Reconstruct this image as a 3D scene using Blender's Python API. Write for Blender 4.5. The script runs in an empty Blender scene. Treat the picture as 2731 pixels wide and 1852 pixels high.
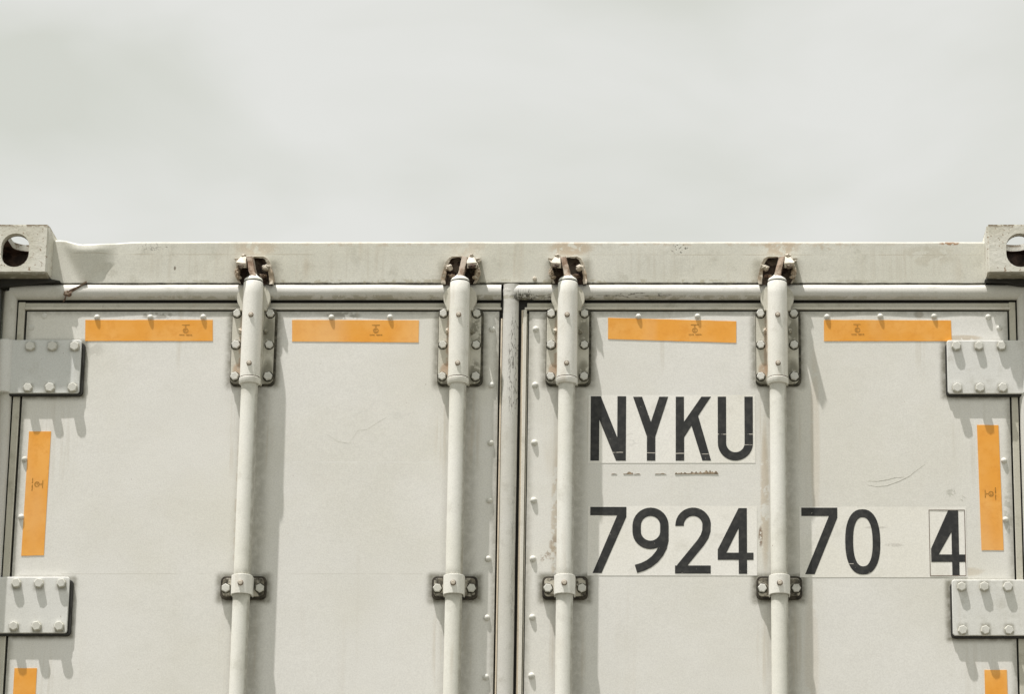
import bpy, bmesh, math, random
from mathutils import Vector, noise as mnoise
R = math.radians
scene = bpy.context.scene
col = scene.collection

# ---------------------------------------------------------------- camera
cam = bpy.data.cameras.new("camera")
cam_ob = bpy.data.objects.new("camera", cam)
col.objects.link(cam_ob)
cam.sensor_width = 36
cam.lens = 9000 / 2731 * 36
cam.shift_x = -0.17301
cam.clip_end = 5000
cam_ob.location = (0.3866, -7.21, 1.6)
cam_ob.rotation_euler = (R(90 + 16.576), 0, 0)
scene.camera = cam_ob

# ---------------------------------------------------------------- sun and sky
SUN_TO = Vector((-1.25, -1.0, 5.3)).normalized()      # towards the sun
SUN_EL = math.asin(SUN_TO.z)
sun = bpy.data.lights.new("sun", 'SUN')
sun.energy = 5.0
sun.angle = R(0.6)
sun.color = (1.0, 0.955, 0.925)
sun_ob = bpy.data.objects.new("sun", sun)
col.objects.link(sun_ob)
sun_ob.rotation_euler = (-SUN_TO).to_track_quat('-Z', 'Y').to_euler()
sun_ob.location = (-5, -5, 20)

world = bpy.data.worlds.new("World")
scene.world = world
world.use_nodes = True
wn, wl = world.node_tree.nodes, world.node_tree.links
wn.clear()
wout = wn.new('ShaderNodeOutputWorld')
sky = wn.new('ShaderNodeTexSky')
sky.sky_type = 'NISHITA'
sky.sun_disc = False
sky.sun_elevation = SUN_EL
sky.sun_rotation = R(231)
sky.dust_density = 4
bgs = wn.new('ShaderNodeBackground')
bgs.inputs['Strength'].default_value = 0.07
wl.new(sky.outputs[0], bgs.inputs['Color'])
tc = wn.new('ShaderNodeTexCoord')
mp = wn.new('ShaderNodeMapping')
mp.inputs['Scale'].default_value = (1.0, 1.0, 2.4)
mp.inputs['Rotation'].default_value = (0, R(12), 0)
wl.new(tc.outputs['Generated'], mp.inputs['Vector'])
cn = wn.new('ShaderNodeTexNoise')
cn.inputs['Scale'].default_value = 7.5
cn.inputs['Detail'].default_value = 5.0
cn.inputs['Roughness'].default_value = 0.42
cn.inputs['Distortion'].default_value = 0.35
wl.new(mp.outputs[0], cn.inputs['Vector'])
cr = wn.new('ShaderNodeValToRGB')
cr.color_ramp.elements[0].position = 0.36
cr.color_ramp.elements[0].color = (0.585, 0.596, 0.540, 1)
cr.color_ramp.elements[1].position = 0.60
cr.color_ramp.elements[1].color = (0.688, 0.691, 0.658, 1)
wl.new(cn.outputs['Fac'], cr.inputs[0])
bgc = wn.new('ShaderNodeBackground')
bgc.inputs['Strength'].default_value = 1.0
wl.new(cr.outputs[0], bgc.inputs['Color'])
mx = wn.new('ShaderNodeMixShader')
mx.inputs[0].default_value = 0.93
wl.new(bgs.outputs[0], mx.inputs[1])
wl.new(bgc.outputs[0], mx.inputs[2])
wl.new(mx.outputs[0], wout.inputs['Surface'])

scene.view_settings.view_transform = 'Standard'
scene.view_settings.look = 'None'
scene.view_settings.exposure = 0.24
scene.view_settings.gamma = 1.0


# ---------------------------------------------------------------- materials
class NB:
    """small node builder working in world position"""
    def __init__(s, name):
        s.m = bpy.data.materials.new(name)
        s.m.use_nodes = True
        s.n, s.l = s.m.node_tree.nodes, s.m.node_tree.links
        s.n.clear()
        s.out = s.n.new('ShaderNodeOutputMaterial')
        s.b = s.n.new('ShaderNodeBsdfPrincipled')
        s.l.new(s.b.outputs[0], s.out.inputs['Surface'])
        g = s.n.new('ShaderNodeNewGeometry')
        s.pos = g.outputs['Position']
        sp = s.n.new('ShaderNodeSeparateXYZ')
        s.l.new(s.pos, sp.inputs[0])
        s.x, s.y, s.z = sp.outputs

    def put(s, v, inp):
        if isinstance(v, (int, float)):
            inp.default_value = v
        elif isinstance(v, tuple):
            inp.default_value = (*v, 1) if len(v) == 3 and inp.type == 'RGBA' else v
        else:
            s.l.new(v, inp)

    def math(s, op, a, b=0.0, c=0.0, clamp=False):
        n = s.n.new('ShaderNodeMath')
        n.operation = op
        n.use_clamp = clamp
        s.put(a, n.inputs[0]); s.put(b, n.inputs[1]); s.put(c, n.inputs[2])
        return n.outputs[0]

    def noise(s, scale, detail=3, rough=0.5, stretch=(1, 1, 1), off=(0, 0, 0), dist=0.0):
        mp = s.n.new('ShaderNodeMapping')
        mp.inputs['Scale'].default_value = stretch
        mp.inputs['Location'].default_value = off
        s.l.new(s.pos, mp.inputs['Vector'])
        n = s.n.new('ShaderNodeTexNoise')
        n.inputs['Scale'].default_value = scale
        n.inputs['Detail'].default_value = detail
        n.inputs['Roughness'].default_value = rough
        n.inputs['Distortion'].default_value = dist
        s.l.new(mp.outputs[0], n.inputs['Vector'])
        return n.outputs['Fac']

    def ramp(s, v, lo, hi, a=0.0, b=1.0):
        n = s.n.new('ShaderNodeMapRange')
        n.interpolation_type = 'SMOOTHSTEP'
        s.put(v, n.inputs[0])
        for i, q in enumerate((lo, hi, a, b)):
            s.put(q, n.inputs[i + 1])
        return n.outputs[0]

    def mix(s, f, a, b, mode='MIX'):
        n = s.n.new('ShaderNodeMix')
        n.data_type = 'RGBA'
        n.blend_type = mode
        s.put(f, n.inputs[0]); s.put(a, n.inputs[6]); s.put(b, n.inputs[7])
        return n.outputs[2]

    def spot(s, cx, cz, rx, rz, soft=0.6):
        """elliptic patch mask on the x z plane"""
        dx = s.math('DIVIDE', s.math('SUBTRACT', s.x, cx), rx)
        dz = s.math('DIVIDE', s.math('SUBTRACT', s.z, cz), rz)
        d = s.math('ADD', s.math('MULTIPLY', dx, dx), s.math('MULTIPLY', dz, dz))
        return s.ramp(d, 1.0 - soft, 1.0, 1.0, 0.0)

    def frame(s, x0, x1, z0, z1, w):
        """soft band outside a rectangle on the x z plane, 1 at its rim and 0 at distance w"""
        dx = s.math('SUBTRACT', s.math('ABSOLUTE', s.math('SUBTRACT', s.x, (x0 + x1) / 2)), (x1 - x0) / 2)
        dz = s.math('SUBTRACT', s.math('ABSOLUTE', s.math('SUBTRACT', s.z, (z0 + z1) / 2)), (z1 - z0) / 2)
        dx, dz = s.math('MAXIMUM', dx, 0.0), s.math('MAXIMUM', dz, 0.0)
        d = s.math('SQRT', s.math('ADD', s.math('MULTIPLY', dx, dx), s.math('MULTIPLY', dz, dz)))
        return s.math('POWER', s.ramp(d, 0.0, w, 1.0, 0.0), 1.6)

    def inner(s, x0, x1, z0, z1, w):
        """soft band along the inside of a rectangle"""
        dx = s.math('SUBTRACT', (x1 - x0) / 2, s.math('ABSOLUTE', s.math('SUBTRACT', s.x, (x0 + x1) / 2)))
        dz = s.math('SUBTRACT', (z1 - z0) / 2, s.math('ABSOLUTE', s.math('SUBTRACT', s.z, (z0 + z1) / 2)))
        d = s.math('MAXIMUM', s.math('MINIMUM', dx, dz), 0.0)
        return s.math('POWER', s.ramp(d, 0.0, w, 1.0, 0.0), 1.6)

    def bump(s, h, strength, dist, prev=None):
        n = s.n.new('ShaderNodeBump')
        n.inputs['Strength'].default_value = strength
        n.inputs['Distance'].default_value = dist
        s.put(h, n.inputs['Height'])
        if prev is not None:
            s.l.new(prev, n.inputs['Normal'])
        return n.outputs[0]

    def done(s, colr, rough=0.5, normal=None, spec=0.35, metal=0.0):
        s.put(colr, s.b.inputs['Base Color'])
        s.put(rough, s.b.inputs['Roughness'])
        s.b.inputs['Specular IOR Level'].default_value = spec
        s.b.inputs['Metallic'].default_value = metal
        if normal is not None:
            s.l.new(normal, s.b.inputs['Normal'])
        return s.m


RUST = (0.20, 0.105, 0.055)
DIRT = (0.30, 0.285, 0.215)
BLACK = (0.02, 0.02, 0.018)


def paint(name, base=(0.74, 0.73, 0.68), dirt=0.35, rust=0.3, fine=0.25, spots=(), cracks=(), lines=(), rough=0.5,
          streak=0.25, seed=0.0, halos=(), inners=(), runs=(), halo_col=(0.17, 0.16, 0.115), grit=0.05):
    b = NB(name)
    big = b.noise(3.1, 4, 0.55, off=(seed, 0, 0))
    c = b.mix(b.ramp(big, 0.35, 0.7), base, tuple(v * w for v, w in zip(base, (0.94, 0.935, 0.90))))
    med = b.noise(22, 6, 0.65, off=(seed, 3, 1))
    c = b.mix(b.math('MULTIPLY', b.ramp(med, 0.52, 0.78), dirt), c, DIRT)
    st = b.noise(34, 3, 0.5, stretch=(1, 1, 0.05), off=(seed, 1, 2))
    st2 = b.noise(5, 2, 0.5, off=(seed, 5, 7))
    c = b.mix(b.math('MULTIPLY', b.math('MULTIPLY', b.ramp(st, 0.55, 0.75), b.ramp(st2, 0.45, 0.65)), streak), c,
              (0.50, 0.44, 0.34))
    rs = b.noise(120, 4, 0.6, off=(seed, 9, 4))
    rg = b.noise(9, 2, 0.5, off=(seed, 2, 8))
    rm = b.math('MULTIPLY', b.ramp(rs, 0.70, 0.76), b.ramp(rg, 0.45, 0.6))
    c = b.mix(b.math('MULTIPLY', rm, rust), c, RUST)
    for (cx, cz, rx, rz, ns, th, colr, k) in spots:
        m = b.spot(cx, cz, rx, rz, 0.8)
        if ns:
            m = b.math('MULTIPLY', m, b.ramp(b.noise(ns, 5, 0.6, off=(cx, cz, seed)), th, th + 0.08))
        c = b.mix(b.math('MULTIPLY', m, k), c, colr)
    gr = b.noise(330, 2, 0.6, off=(seed, 4, 4))
    gmul = b.n.new('ShaderNodeHueSaturation')
    b.put(b.ramp(gr, 0.3, 0.7, 1 - grit, 1 + grit), gmul.inputs['Value'])
    b.put(c, gmul.inputs['Color'])
    c = gmul.outputs[0]
    if halos or inners:                              # grime gathered round fittings, darker bands along edges, shade painted beside bars
        hn = b.ramp(b.noise(55, 6, 0.7, off=(seed, 7, 7)), 0.30, 0.62, 0.55, 1.0)
        hm = None
        for h in halos:
            m = b.math('MULTIPLY', b.frame(*h[:5]), h[5])
            hm = m if hm is None else b.math('MAXIMUM', hm, m)
        for h in inners:
            m = b.math('MULTIPLY', b.inner(*h[:5]), b.math('MULTIPLY', h[5], b.math('MULTIPLY',
                b.math('GREATER_THAN', b.x, h[0]), b.math('LESS_THAN', b.x, h[1]))))
            hm = m if hm is None else b.math('MAXIMUM', hm, m)
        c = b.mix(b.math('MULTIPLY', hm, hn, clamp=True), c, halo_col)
    if runs:                                         # rain runs of dirt and rust below fittings
        rn = b.noise(95, 3, 0.6, stretch=(1, 1, 0.035), off=(seed, 3, 3))
        rr = b.ramp(rn, 0.46, 0.66)
        for (cx, cz, rx, rz, colr, k) in runs:
            m = b.math('MULTIPLY', b.spot(cx, cz, rx, rz, 1.0), rr)
            c = b.mix(b.math('MULTIPLY', m, k), c, colr)
    for (cx, cz, rx, rz, sx, sz, k) in cracks:       # branching paint cracks in an area
        v = b.n.new('ShaderNodeTexNoise')
        mpn = b.n.new('ShaderNodeMapping')
        mpn.inputs['Scale'].default_value = (sx, 1, sz)
        b.l.new(b.pos, mpn.inputs['Vector'])
        b.l.new(mpn.outputs[0], v.inputs['Vector'])
        v.inputs['Scale'].default_value = 1.0
        v.inputs['Detail'].default_value = 4
        d = b.math('ABSOLUTE', b.math('SUBTRACT', v.outputs['Fac'], 0.5))
        m = b.math('MULTIPLY', b.ramp(d, 0.006, 0.022, 1.0, 0.0), b.spot(cx, cz, rx, rz, 0.7))
        c = b.mix(b.math('MULTIPLY', m, k), c, (0.07, 0.06, 0.045))
    for (x0, x1, z0, w, colr, k) in lines:           # thin horizontal scribed lines
        d = b.math('ABSOLUTE', b.math('SUBTRACT', b.z, z0))
        m = b.ramp(d, w * 0.3, w, 1.0, 0.0)
        m = b.math('MULTIPLY', m, b.math('MULTIPLY', b.math('GREATER_THAN', b.x, x0), b.math('LESS_THAN', b.x, x1)))
        m = b.math('MULTIPLY', m, b.ramp(b.noise(14, 2, off=(z0, seed, 0)), 0.35, 0.6))
        c = b.mix(b.math('MULTIPLY', m, k), c, colr)
    nrm = b.bump(b.noise(260, 3, 0.6), fine, 0.0006)
    nrm = b.bump(b.noise(28, 3, 0.5), fine * 0.6, 0.002, nrm)
    rgh = b.ramp(med, 0.3, 0.8, rough - 0.05, rough + 0.2)
    return b.done(c, rgh, nrm)


def rust_mat(name, a, bcol, light=None, k=0.5):
    b = NB(name)
    n = b.noise(75, 6, 0.65)
    c = b.mix(b.ramp(n, 0.35, 0.65), a, bcol)
    if light:
        c = b.mix(b.math('MULTIPLY', b.ramp(b.noise(45, 4, 0.6, off=(3, 1, 0)), 0.45, 0.58), k), c, light)
    nrm = b.bump(b.noise(200, 4, 0.6), 0.5, 0.0015)
    return b.done(c, 0.75, nrm, spec=0.25)


def plain(name, c, rough=0.6, var=0.12, spec=0.3, scale=40):
    b = NB(name)
    n = b.noise(scale, 4, 0.6)
    cc = b.mix(b.ramp(n, 0.35, 0.7), tuple(v * (1 - var) for v in c), tuple(min(1, v * (1 + var)) for v in c))
    return b.done(cc, rough, b.bump(b.noise(180, 3), 0.2, 0.0008), spec=spec)


WARM = (0.47, 0.36, 0.24)
BX = (-0.5955, -0.130, 0.1132, 0.5850)
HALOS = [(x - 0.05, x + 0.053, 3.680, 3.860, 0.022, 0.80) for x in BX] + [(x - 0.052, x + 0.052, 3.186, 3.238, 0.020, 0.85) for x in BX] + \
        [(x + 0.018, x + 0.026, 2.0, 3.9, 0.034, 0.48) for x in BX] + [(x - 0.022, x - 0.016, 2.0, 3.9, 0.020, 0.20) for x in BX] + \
        [(-1.3, -0.974, 3.652, 3.779, 0.016, 0.85), (-1.3, -0.972, 3.105, 3.233, 0.016, 0.85),
         (0.959, 1.3, 3.651, 3.778, 0.016, 0.85), (0.958, 1.3, 3.099, 3.226, 0.016, 0.85)]  # bands right of the bars: grime plus painted-in shade
RUNS = [(x + dx, 3.57, 0.022, 0.12, (0.50, 0.43, 0.32), 0.32) for x in BX for dx in (-0.035, 0.035)] + \
       [(x + dx, 3.08, 0.018, 0.11, (0.50, 0.43, 0.32), 0.32) for x in BX for dx in (-0.035, 0.035)] + \
       [(x, 3.55, 0.07, 0.13, (0.50, 0.46, 0.37), 0.22) for x in (-1.03, 1.02)] + [(x, 3.0, 0.07, 0.13, (0.50, 0.46, 0.37), 0.22) for x in (-1.03, 1.02)] + \
       [(x, 3.80, 0.02, 0.10, (0.52, 0.47, 0.37), 0.3) for x in (-0.76, -0.36, 0.33, 0.905)]
M = {}
M['header'] = paint('header_paint', (0.655, 0.65, 0.585), grit=0.07, halos=[(x - 0.04, x + 0.04, 3.91, 3.965, 0.028, 0.6) for x in BX], runs=[(x, 3.965, 0.14, 0.06, (0.42, 0.37, 0.28), 0.22) for x in (-0.75, -0.35, 0.33, 0.85)], dirt=0.35, rust=0.75, streak=0.5, seed=1.0, spots=[
    (-0.596, 4.004, 0.06, 0.022, 60, 0.40, WARM, 0.40), (-0.115, 4.004, 0.06, 0.022, 60, 0.45, WARM, 0.22),
    (0.118, 4.004, 0.06, 0.024, 60, 0.38, WARM, 0.62), (0.590, 4.004, 0.055, 0.022, 60, 0.42, WARM, 0.55),
    (0.70, 4.008, 0.05, 0.012, 60, 0.5, WARM, 0.4), (0.365, 4.001, 0.028, 0.017, 170, 0.56, (0.05, 0.04, 0.03), 0.95),
    (-0.81, 4.008, 0.035, 0.012, 150, 0.6, (0.12, 0.08, 0.05), 0.8), (-0.54, 3.945, 0.02, 0.03, 150, 0.62, (0.22, 0.16, 0.1), 0.7),
    (-0.78, 3.955, 0.003, 0.006, 0, 0, (0.1, 0.07, 0.04), 0.8), (0.98, 4.014, 0.03, 0.005, 120, 0.45, (0.30, 0.16, 0.07), 0.9),
    (0.93, 3.985, 0.08, 0.03, 30, 0.45, (0.50, 0.47, 0.38), 0.5), (-0.35, 4.012, 0.25, 0.006, 60, 0.5, WARM, 0.35),
    (0.5, 4.012, 0.5, 0.005, 60, 0.5, WARM, 0.35),
    (0.0, 3.919, 1.1, 0.0035, 55, 0.40, (0.06, 0.055, 0.035), 0.85), (0.0, 3.924, 1.1, 0.006, 45, 0.50, (0.36, 0.32, 0.2), 0.5)],
    cracks=[(-0.84, 4.004, 0.03, 0.02, 60, 60, 0.45)],
    lines=[(-1.03, -0.45, 3.9880, 0.0011, (0.42, 0.37, 0.28), 0.75), (0.30, 1.055, 3.9872, 0.0011, (0.42, 0.37, 0.28), 0.75), (-0.4, 0.3, 3.9875, 0.0009, (0.5, 0.45, 0.36), 0.4)])
M['door'] = paint('door_paint', (0.77, 0.765, 0.73), halos=HALOS, runs=RUNS, inners=[(-1.109, -0.0425, 1.0, 3.852, 0.022, 0.55), (0.0255, 1.1051, 1.0, 3.852, 0.022, 0.55)], dirt=0.06, rust=0.75, streak=0.12, seed=2.0, fine=0.22, spots=[
    (-0.815, 3.842, 0.045, 0.010, 55, 0.42, (0.25, 0.24, 0.2), 0.65), (-0.395, 3.842, 0.05, 0.011, 55, 0.42, (0.22, 0.21, 0.17), 0.65),
    (0.905, 3.845, 0.014, 0.010, 0, 0, (0.30, 0.26, 0.22), 0.6), (0.09, 3.31, 0.016, 0.03, 55, 0.42, (0.38, 0.30, 0.22), 0.8),
    (0.072, 3.285, 0.02, 0.02, 90, 0.5, (0.34, 0.27, 0.2), 0.7), (0.545, 3.33, 0.006, 0.028, 130, 0.42, (0.20, 0.13, 0.08), 0.9),
    (0.532, 3.345, 0.005, 0.025, 130, 0.45, (0.20, 0.13, 0.08), 0.85), (0.555, 3.42, 0.012, 0.20, 35, 0.40, (0.52, 0.43, 0.31), 0.55),
    (0.09, 3.36, 0.012, 0.2, 35, 0.42, (0.52, 0.43, 0.31), 0.55), (-0.615, 3.40, 0.01, 0.25, 35, 0.45, (0.52, 0.43, 0.31), 0.4),
    (1.0, 3.25, 0.05, 0.012, 50, 0.4, (0.50, 0.42, 0.3), 0.4), (1.005, 3.79, 0.05, 0.008, 50, 0.38, (0.45, 0.36, 0.24), 0.6),
    (0.668, 3.55, 0.013, 0.25, 18, 0.35, (0.62, 0.56, 0.46), 0.45), (0.655, 3.05, 0.02, 0.2, 18, 0.4, (0.62, 0.56, 0.46), 0.35),
    (-0.96, 3.762, 0.035, 0.025, 28, 0.42, (0.5, 0.49, 0.44), 0.45), (0.97, 3.43, 0.015, 0.012, 90, 0.5, (0.42, 0.42, 0.36), 0.6),
    (1.094, 3.38, 0.012, 0.07, 60, 0.42, (0.42, 0.42, 0.36), 0.55)],
    cracks=[(-0.30, 3.62, 0.09, 0.03, 7, 12, 0.05)],
    lines=[(-1.0, -0.65, 3.245, 0.0012, (0.5, 0.48, 0.42), 0.5), (-0.5, -0.2, 3.245, 0.0012, (0.5, 0.48, 0.42), 0.4),
           (-0.5, -0.15, 3.50, 0.0014, (0.86, 0.86, 0.84), 0.5)])
M['trim'] = paint('trim_paint', (0.64, 0.635, 0.60), dirt=0.35, rust=0.4, streak=0.2, seed=3.0, spots=[
    (0.012, 3.883, 0.035, 0.012, 120, 0.45, (0.05, 0.045, 0.03), 0.9), (0.0, 3.884, 1.15, 0.006, 40, 0.45, (0.34, 0.32, 0.24), 0.6)],
    cracks=[(-0.006, 3.72, 0.018, 0.16, 150, 22, 0.75), (0.10, 3.886, 0.14, 0.007, 20, 140, 0.85), (-0.11, 3.884, 0.05, 0.006, 20, 140, 0.85),
            (0.012, 3.888, 0.03, 0.018, 170, 30, 0.95), (0.28, 3.888, 0.08, 0.007, 18, 140, 0.85), (0.0, 3.3, 0.012, 0.25, 150, 14, 0.3)])
M['strip'] = paint('strip_paint', (0.56, 0.545, 0.47), dirt=0.7, rust=0.8, streak=0.4, seed=4.0, fine=0.4)
M['ledge'] = paint('ledge_paint', (0.70, 0.68, 0.61), dirt=0.5, rust=0.7, streak=0.4, seed=5.0)
M['beige'] = paint('beige_trim', (0.66, 0.58, 0.46), dirt=0.6, rust=1.0, streak=0.8, seed=6.0)
M['post'] = paint('post_paint', (0.62, 0.62, 0.56), dirt=0.6, rust=0.6, streak=0.5, seed=7.0)
M['strap'] = paint('sleeve_paint', (0.79, 0.785, 0.735), dirt=0.3, rust=1.0, streak=0.6, seed=14.0, rough=0.6, fine=0.4)
M['hinge'] = paint('hinge_paint', (0.715, 0.72, 0.695), dirt=0.35, rust=0.9, streak=0.5, halos=[(cx - 0.006, cx + 0.006, cz - 0.006, cz + 0.006, 0.013, 0.75) for cx in (-1.095, -1.0453, -0.9955, 0.987, 1.037, 1.0884) for cz in (3.7665, 3.669, 3.2165, 3.120)], seed=8.0)
M['hinge_shaded'] = paint('shaded_hinge_paint', (0.65, 0.665, 0.645), dirt=0.35, rust=0.9, streak=0.5, halos=[(cx - 0.006, cx + 0.006, cz - 0.006, cz + 0.006, 0.013, 0.75) for cx in (-1.095, -1.0453, -0.9955, 0.987, 1.037, 1.0884) for cz in (3.7665, 3.669, 3.2165, 3.120)], seed=8.0)  # hinge paint greyed to carry the shade on the upper left plate
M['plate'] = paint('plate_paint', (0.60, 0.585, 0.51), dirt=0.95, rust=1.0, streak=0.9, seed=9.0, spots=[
    (x + dx, z, 0.016, 0.02, 60, 0.38, (0.42, 0.28, 0.17), 0.65) for x in (-0.5955, -0.130, 0.1132, 0.5850)
    for dx, z in ((-0.030, 3.712),)] + [(x - 0.026, 3.77, 0.006, 0.09, 60, 0.4, (0.42, 0.28, 0.17), 0.5)
    for x in (-0.5955, -0.130, 0.1132, 0.5850)] + [(x + 0.036, z, 0.016, 0.045, 40, 0.36, (0.17, 0.16, 0.115), 0.75)  # right-side grime that also paints in the sleeve's shadow
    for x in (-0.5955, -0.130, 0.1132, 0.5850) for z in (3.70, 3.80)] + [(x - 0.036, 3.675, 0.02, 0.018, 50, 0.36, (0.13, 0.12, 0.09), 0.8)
    for x in (-0.5955, -0.130, 0.1132, 0.5850)])
M['rod'] = paint('rod_paint', (0.80, 0.80, 0.75), dirt=0.30, rust=0.9, streak=0.5, seed=10.0, rough=0.6, fine=0.4, halos=[(x - 0.03, x + 0.03, 3.186, 3.230, 0.03, 0.55) for x in BX] + [(x - 0.03, x + 0.03, 3.66, 3.70, 0.03, 0.35) for x in BX] + [(x + 0.0165, x + 0.02, 2.0, 3.9, 0.006, 0.6) for x in BX])  # last halos darken a thin strip down each bar's right side
M['bolt'] = paint('bolt_paint', (0.66, 0.66, 0.62), dirt=0.5, rust=0.4, streak=0.0, seed=11.0)
M['keeper'] = paint('keeper_paint', (0.55, 0.50, 0.42), dirt=0.9, rust=1.0, streak=0.3, seed=12.0, fine=0.7, spots=[
    (x + dx, 3.93, 0.02, 0.02, 70, 0.4, (0.30, 0.22, 0.14), 0.75) for x in (-0.5955, -0.130, 0.1132, 0.5850) for dx in (-0.035, 0.035)])
M['rust_dark'] = rust_mat('dark_rust', (0.040, 0.028, 0.023), (0.11, 0.07, 0.052), (0.42, 0.36, 0.28), 0.35)
M['rust_pink'] = rust_mat('pale_rust', (0.25, 0.165, 0.115), (0.46, 0.37, 0.29), (0.60, 0.54, 0.46), 0.6)
M['rust_brown'] = rust_mat('brown_rust', (0.07, 0.042, 0.03), (0.19, 0.12, 0.08), (0.33, 0.27, 0.2), 0.5)
M['foot'] = rust_mat('grimy_steel', (0.045, 0.042, 0.034), (0.20, 0.18, 0.14), (0.55, 0.52, 0.44), 0.9)
M['pad'] = plain('old_rubber', (0.055, 0.048, 0.036), 0.8, 0.5, scale=70)
M['black'] = plain('shade_black', (0.034, 0.033, 0.029), 0.7)
M['grime'] = plain('grimy_sealant', (0.085, 0.08, 0.06), 0.8, 0.5, scale=90)
M['label_brown'] = plain('label_brown', (0.30, 0.235, 0.165), 0.8, 0.45, scale=120)
M['film'] = paint('decal_film', (0.87, 0.86, 0.82), dirt=0.2, rust=0.5, streak=0.1, seed=13.0, fine=0.05, rough=0.4, spots=[
    (0.8, 3.35, 0.03, 0.004, 60, 0.4, (0.6, 0.58, 0.53), 0.8), (0.84, 3.31, 0.025, 0.005, 60, 0.4, (0.6, 0.58, 0.53), 0.7)],
    cracks=[(0.27, 3.56, 0.05, 0.03, 12, 30, 0.10)])


def casting_mat():
    b = NB('casting_paint')
    c = b.mix(b.ramp(b.noise(14, 5), 0.35, 0.7), (0.70, 0.69, 0.62), (0.58, 0.56, 0.47))
    pit = b.noise(150, 4, 0.6)
    c = b.mix(b.math('MULTIPLY', b.ramp(pit, 0.60, 0.66), 0.85), c, (0.25, 0.16, 0.09))
    ed = b.ramp(b.math('ABSOLUTE', b.math('SUBTRACT', b.z, 4.040)), 0.0, 0.010, 1, 0)
    c = b.mix(b.math('MULTIPLY', ed, b.ramp(b.noise(70, 4), 0.45, 0.55)), c, (0.20, 0.15, 0.09))
    ax = b.math('ABSOLUTE', b.x)
    ins = b.math('MULTIPLY', b.math('GREATER_THAN', ax, 1.0745), b.math('LESS_THAN', ax, 1.206))
    ins = b.math('MULTIPLY', ins, b.math('MULTIPLY', b.math('GREATER_THAN', b.z, 3.9368), b.math('LESS_THAN', b.z, 4.0255)))
    ins = b.math('MULTIPLY', ins, b.math('GREATER_THAN', b.y, 0.035))
    red = b.mix(b.ramp(b.noise(45, 5), 0.4, 0.65), (0.04, 0.026, 0.02), (0.15, 0.095, 0.072))
    c = b.mix(ins, c, red)
    und = b.math('MULTIPLY', b.ramp(b.z, 3.930, 3.925), b.ramp(b.noise(40, 5, 0.6), 0.25, 0.5))  # underside shade painted into the colour, broken up by noise
    c = b.mix(b.math('MULTIPLY', und, 0.85), c, (0.20, 0.18, 0.125))
    nrm = b.bump(b.noise(90, 6, 0.65), 0.45, 0.0025)
    return b.done(c, 0.6, nrm)


M['casting'] = casting_mat()


def sticker_mat(name, base):
    b = NB(name)
    c = b.mix(b.ramp(b.noise(16, 3), 0.35, 0.7), base, (min(1, base[0] * 1.04), base[1] * 1.16, base[2] * 1.9))
    c = b.mix(b.math('MULTIPLY', b.ramp(b.noise(60, 6, 0.7), 0.45, 0.7), 0.55), c, (base[0] * 0.9, base[1] * 0.82, base[2] * 0.7))
    c = b.mix(b.math('MULTIPLY', b.ramp(b.noise(9, 2, stretch=(1, 1, 0.2)), 0.5, 0.7), 0.3), c, (0.86, 0.60, 0.33))
    return b.done(c, 0.4, b.bump(b.noise(300, 2), 0.15, 0.0004), spec=0.4)


M['sticker'] = sticker_mat('orange_reflective_film', (0.87, 0.385, 0.050))
M['ink'] = plain('sticker_ink', (0.42, 0.20, 0.03), 0.5)


def letter_mat():
    b = NB('black_vinyl')
    c = b.mix(b.ramp(b.noise(90, 5), 0.4, 0.7), (0.022, 0.023, 0.023), (0.042, 0.042, 0.040))
    # hairline scratches and chips that bare the white film beneath
    for (x0, x1, zz, w) in ((0.205, 0.245, 3.5225, 0.0011), (0.29, 0.315, 3.5215, 0.0011), (0.355, 0.38, 3.520, 0.0013), (0.41, 0.43, 3.5185, 0.0009),
                            (0.45, 0.53, 3.5645, 0.0011), (0.505, 0.528, 3.540, 0.0008), (0.21, 0.225, 3.335, 0.0006), (0.73, 0.75, 3.268, 0.0009)):
        d = b.math('ABSOLUTE', b.math('SUBTRACT', b.z, b.math('ADD', zz, b.math('MULTIPLY', b.math('SUBTRACT', b.noise(40, 2), 0.5), 0.002))))
        m = b.math('MULTIPLY', b.ramp(d, w * 0.4, w, 1, 0), b.math('MULTIPLY', b.math('GREATER_THAN', b.x, x0), b.math('LESS_THAN', b.x, x1)))
        c = b.mix(b.math('MULTIPLY', m, b.ramp(b.noise(70, 2), 0.35, 0.5)), c, (0.62, 0.58, 0.52))
    chips = b.ramp(b.noise(160, 3, 0.5), 0.73, 0.76)
    c = b.mix(b.math('MULTIPLY', chips, 0.8), c, (0.6, 0.57, 0.5))
    return b.done(c, 0.5, b.bump(b.noise(300, 2), 0.2, 0.0004), spec=0.35)


M['letter'] = letter_mat()
M['frame_ink'] = plain('frame_ink', (0.16, 0.11, 0.085), 0.5, 0.3)
gb = NB('yard_concrete')
gc = gb.mix(gb.ramp(gb.noise(0.6, 6), 0.35, 0.7), (0.115, 0.108, 0.085), (0.15, 0.142, 0.115))
gc = gb.mix(gb.math('MULTIPLY', gb.ramp(gb.noise(8, 6), 0.5, 0.7), 0.5), gc, (0.08, 0.075, 0.06))
M['ground'] = gb.done(gc, 0.85, gb.bump(gb.noise(30, 5), 0.3, 0.01))


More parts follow.
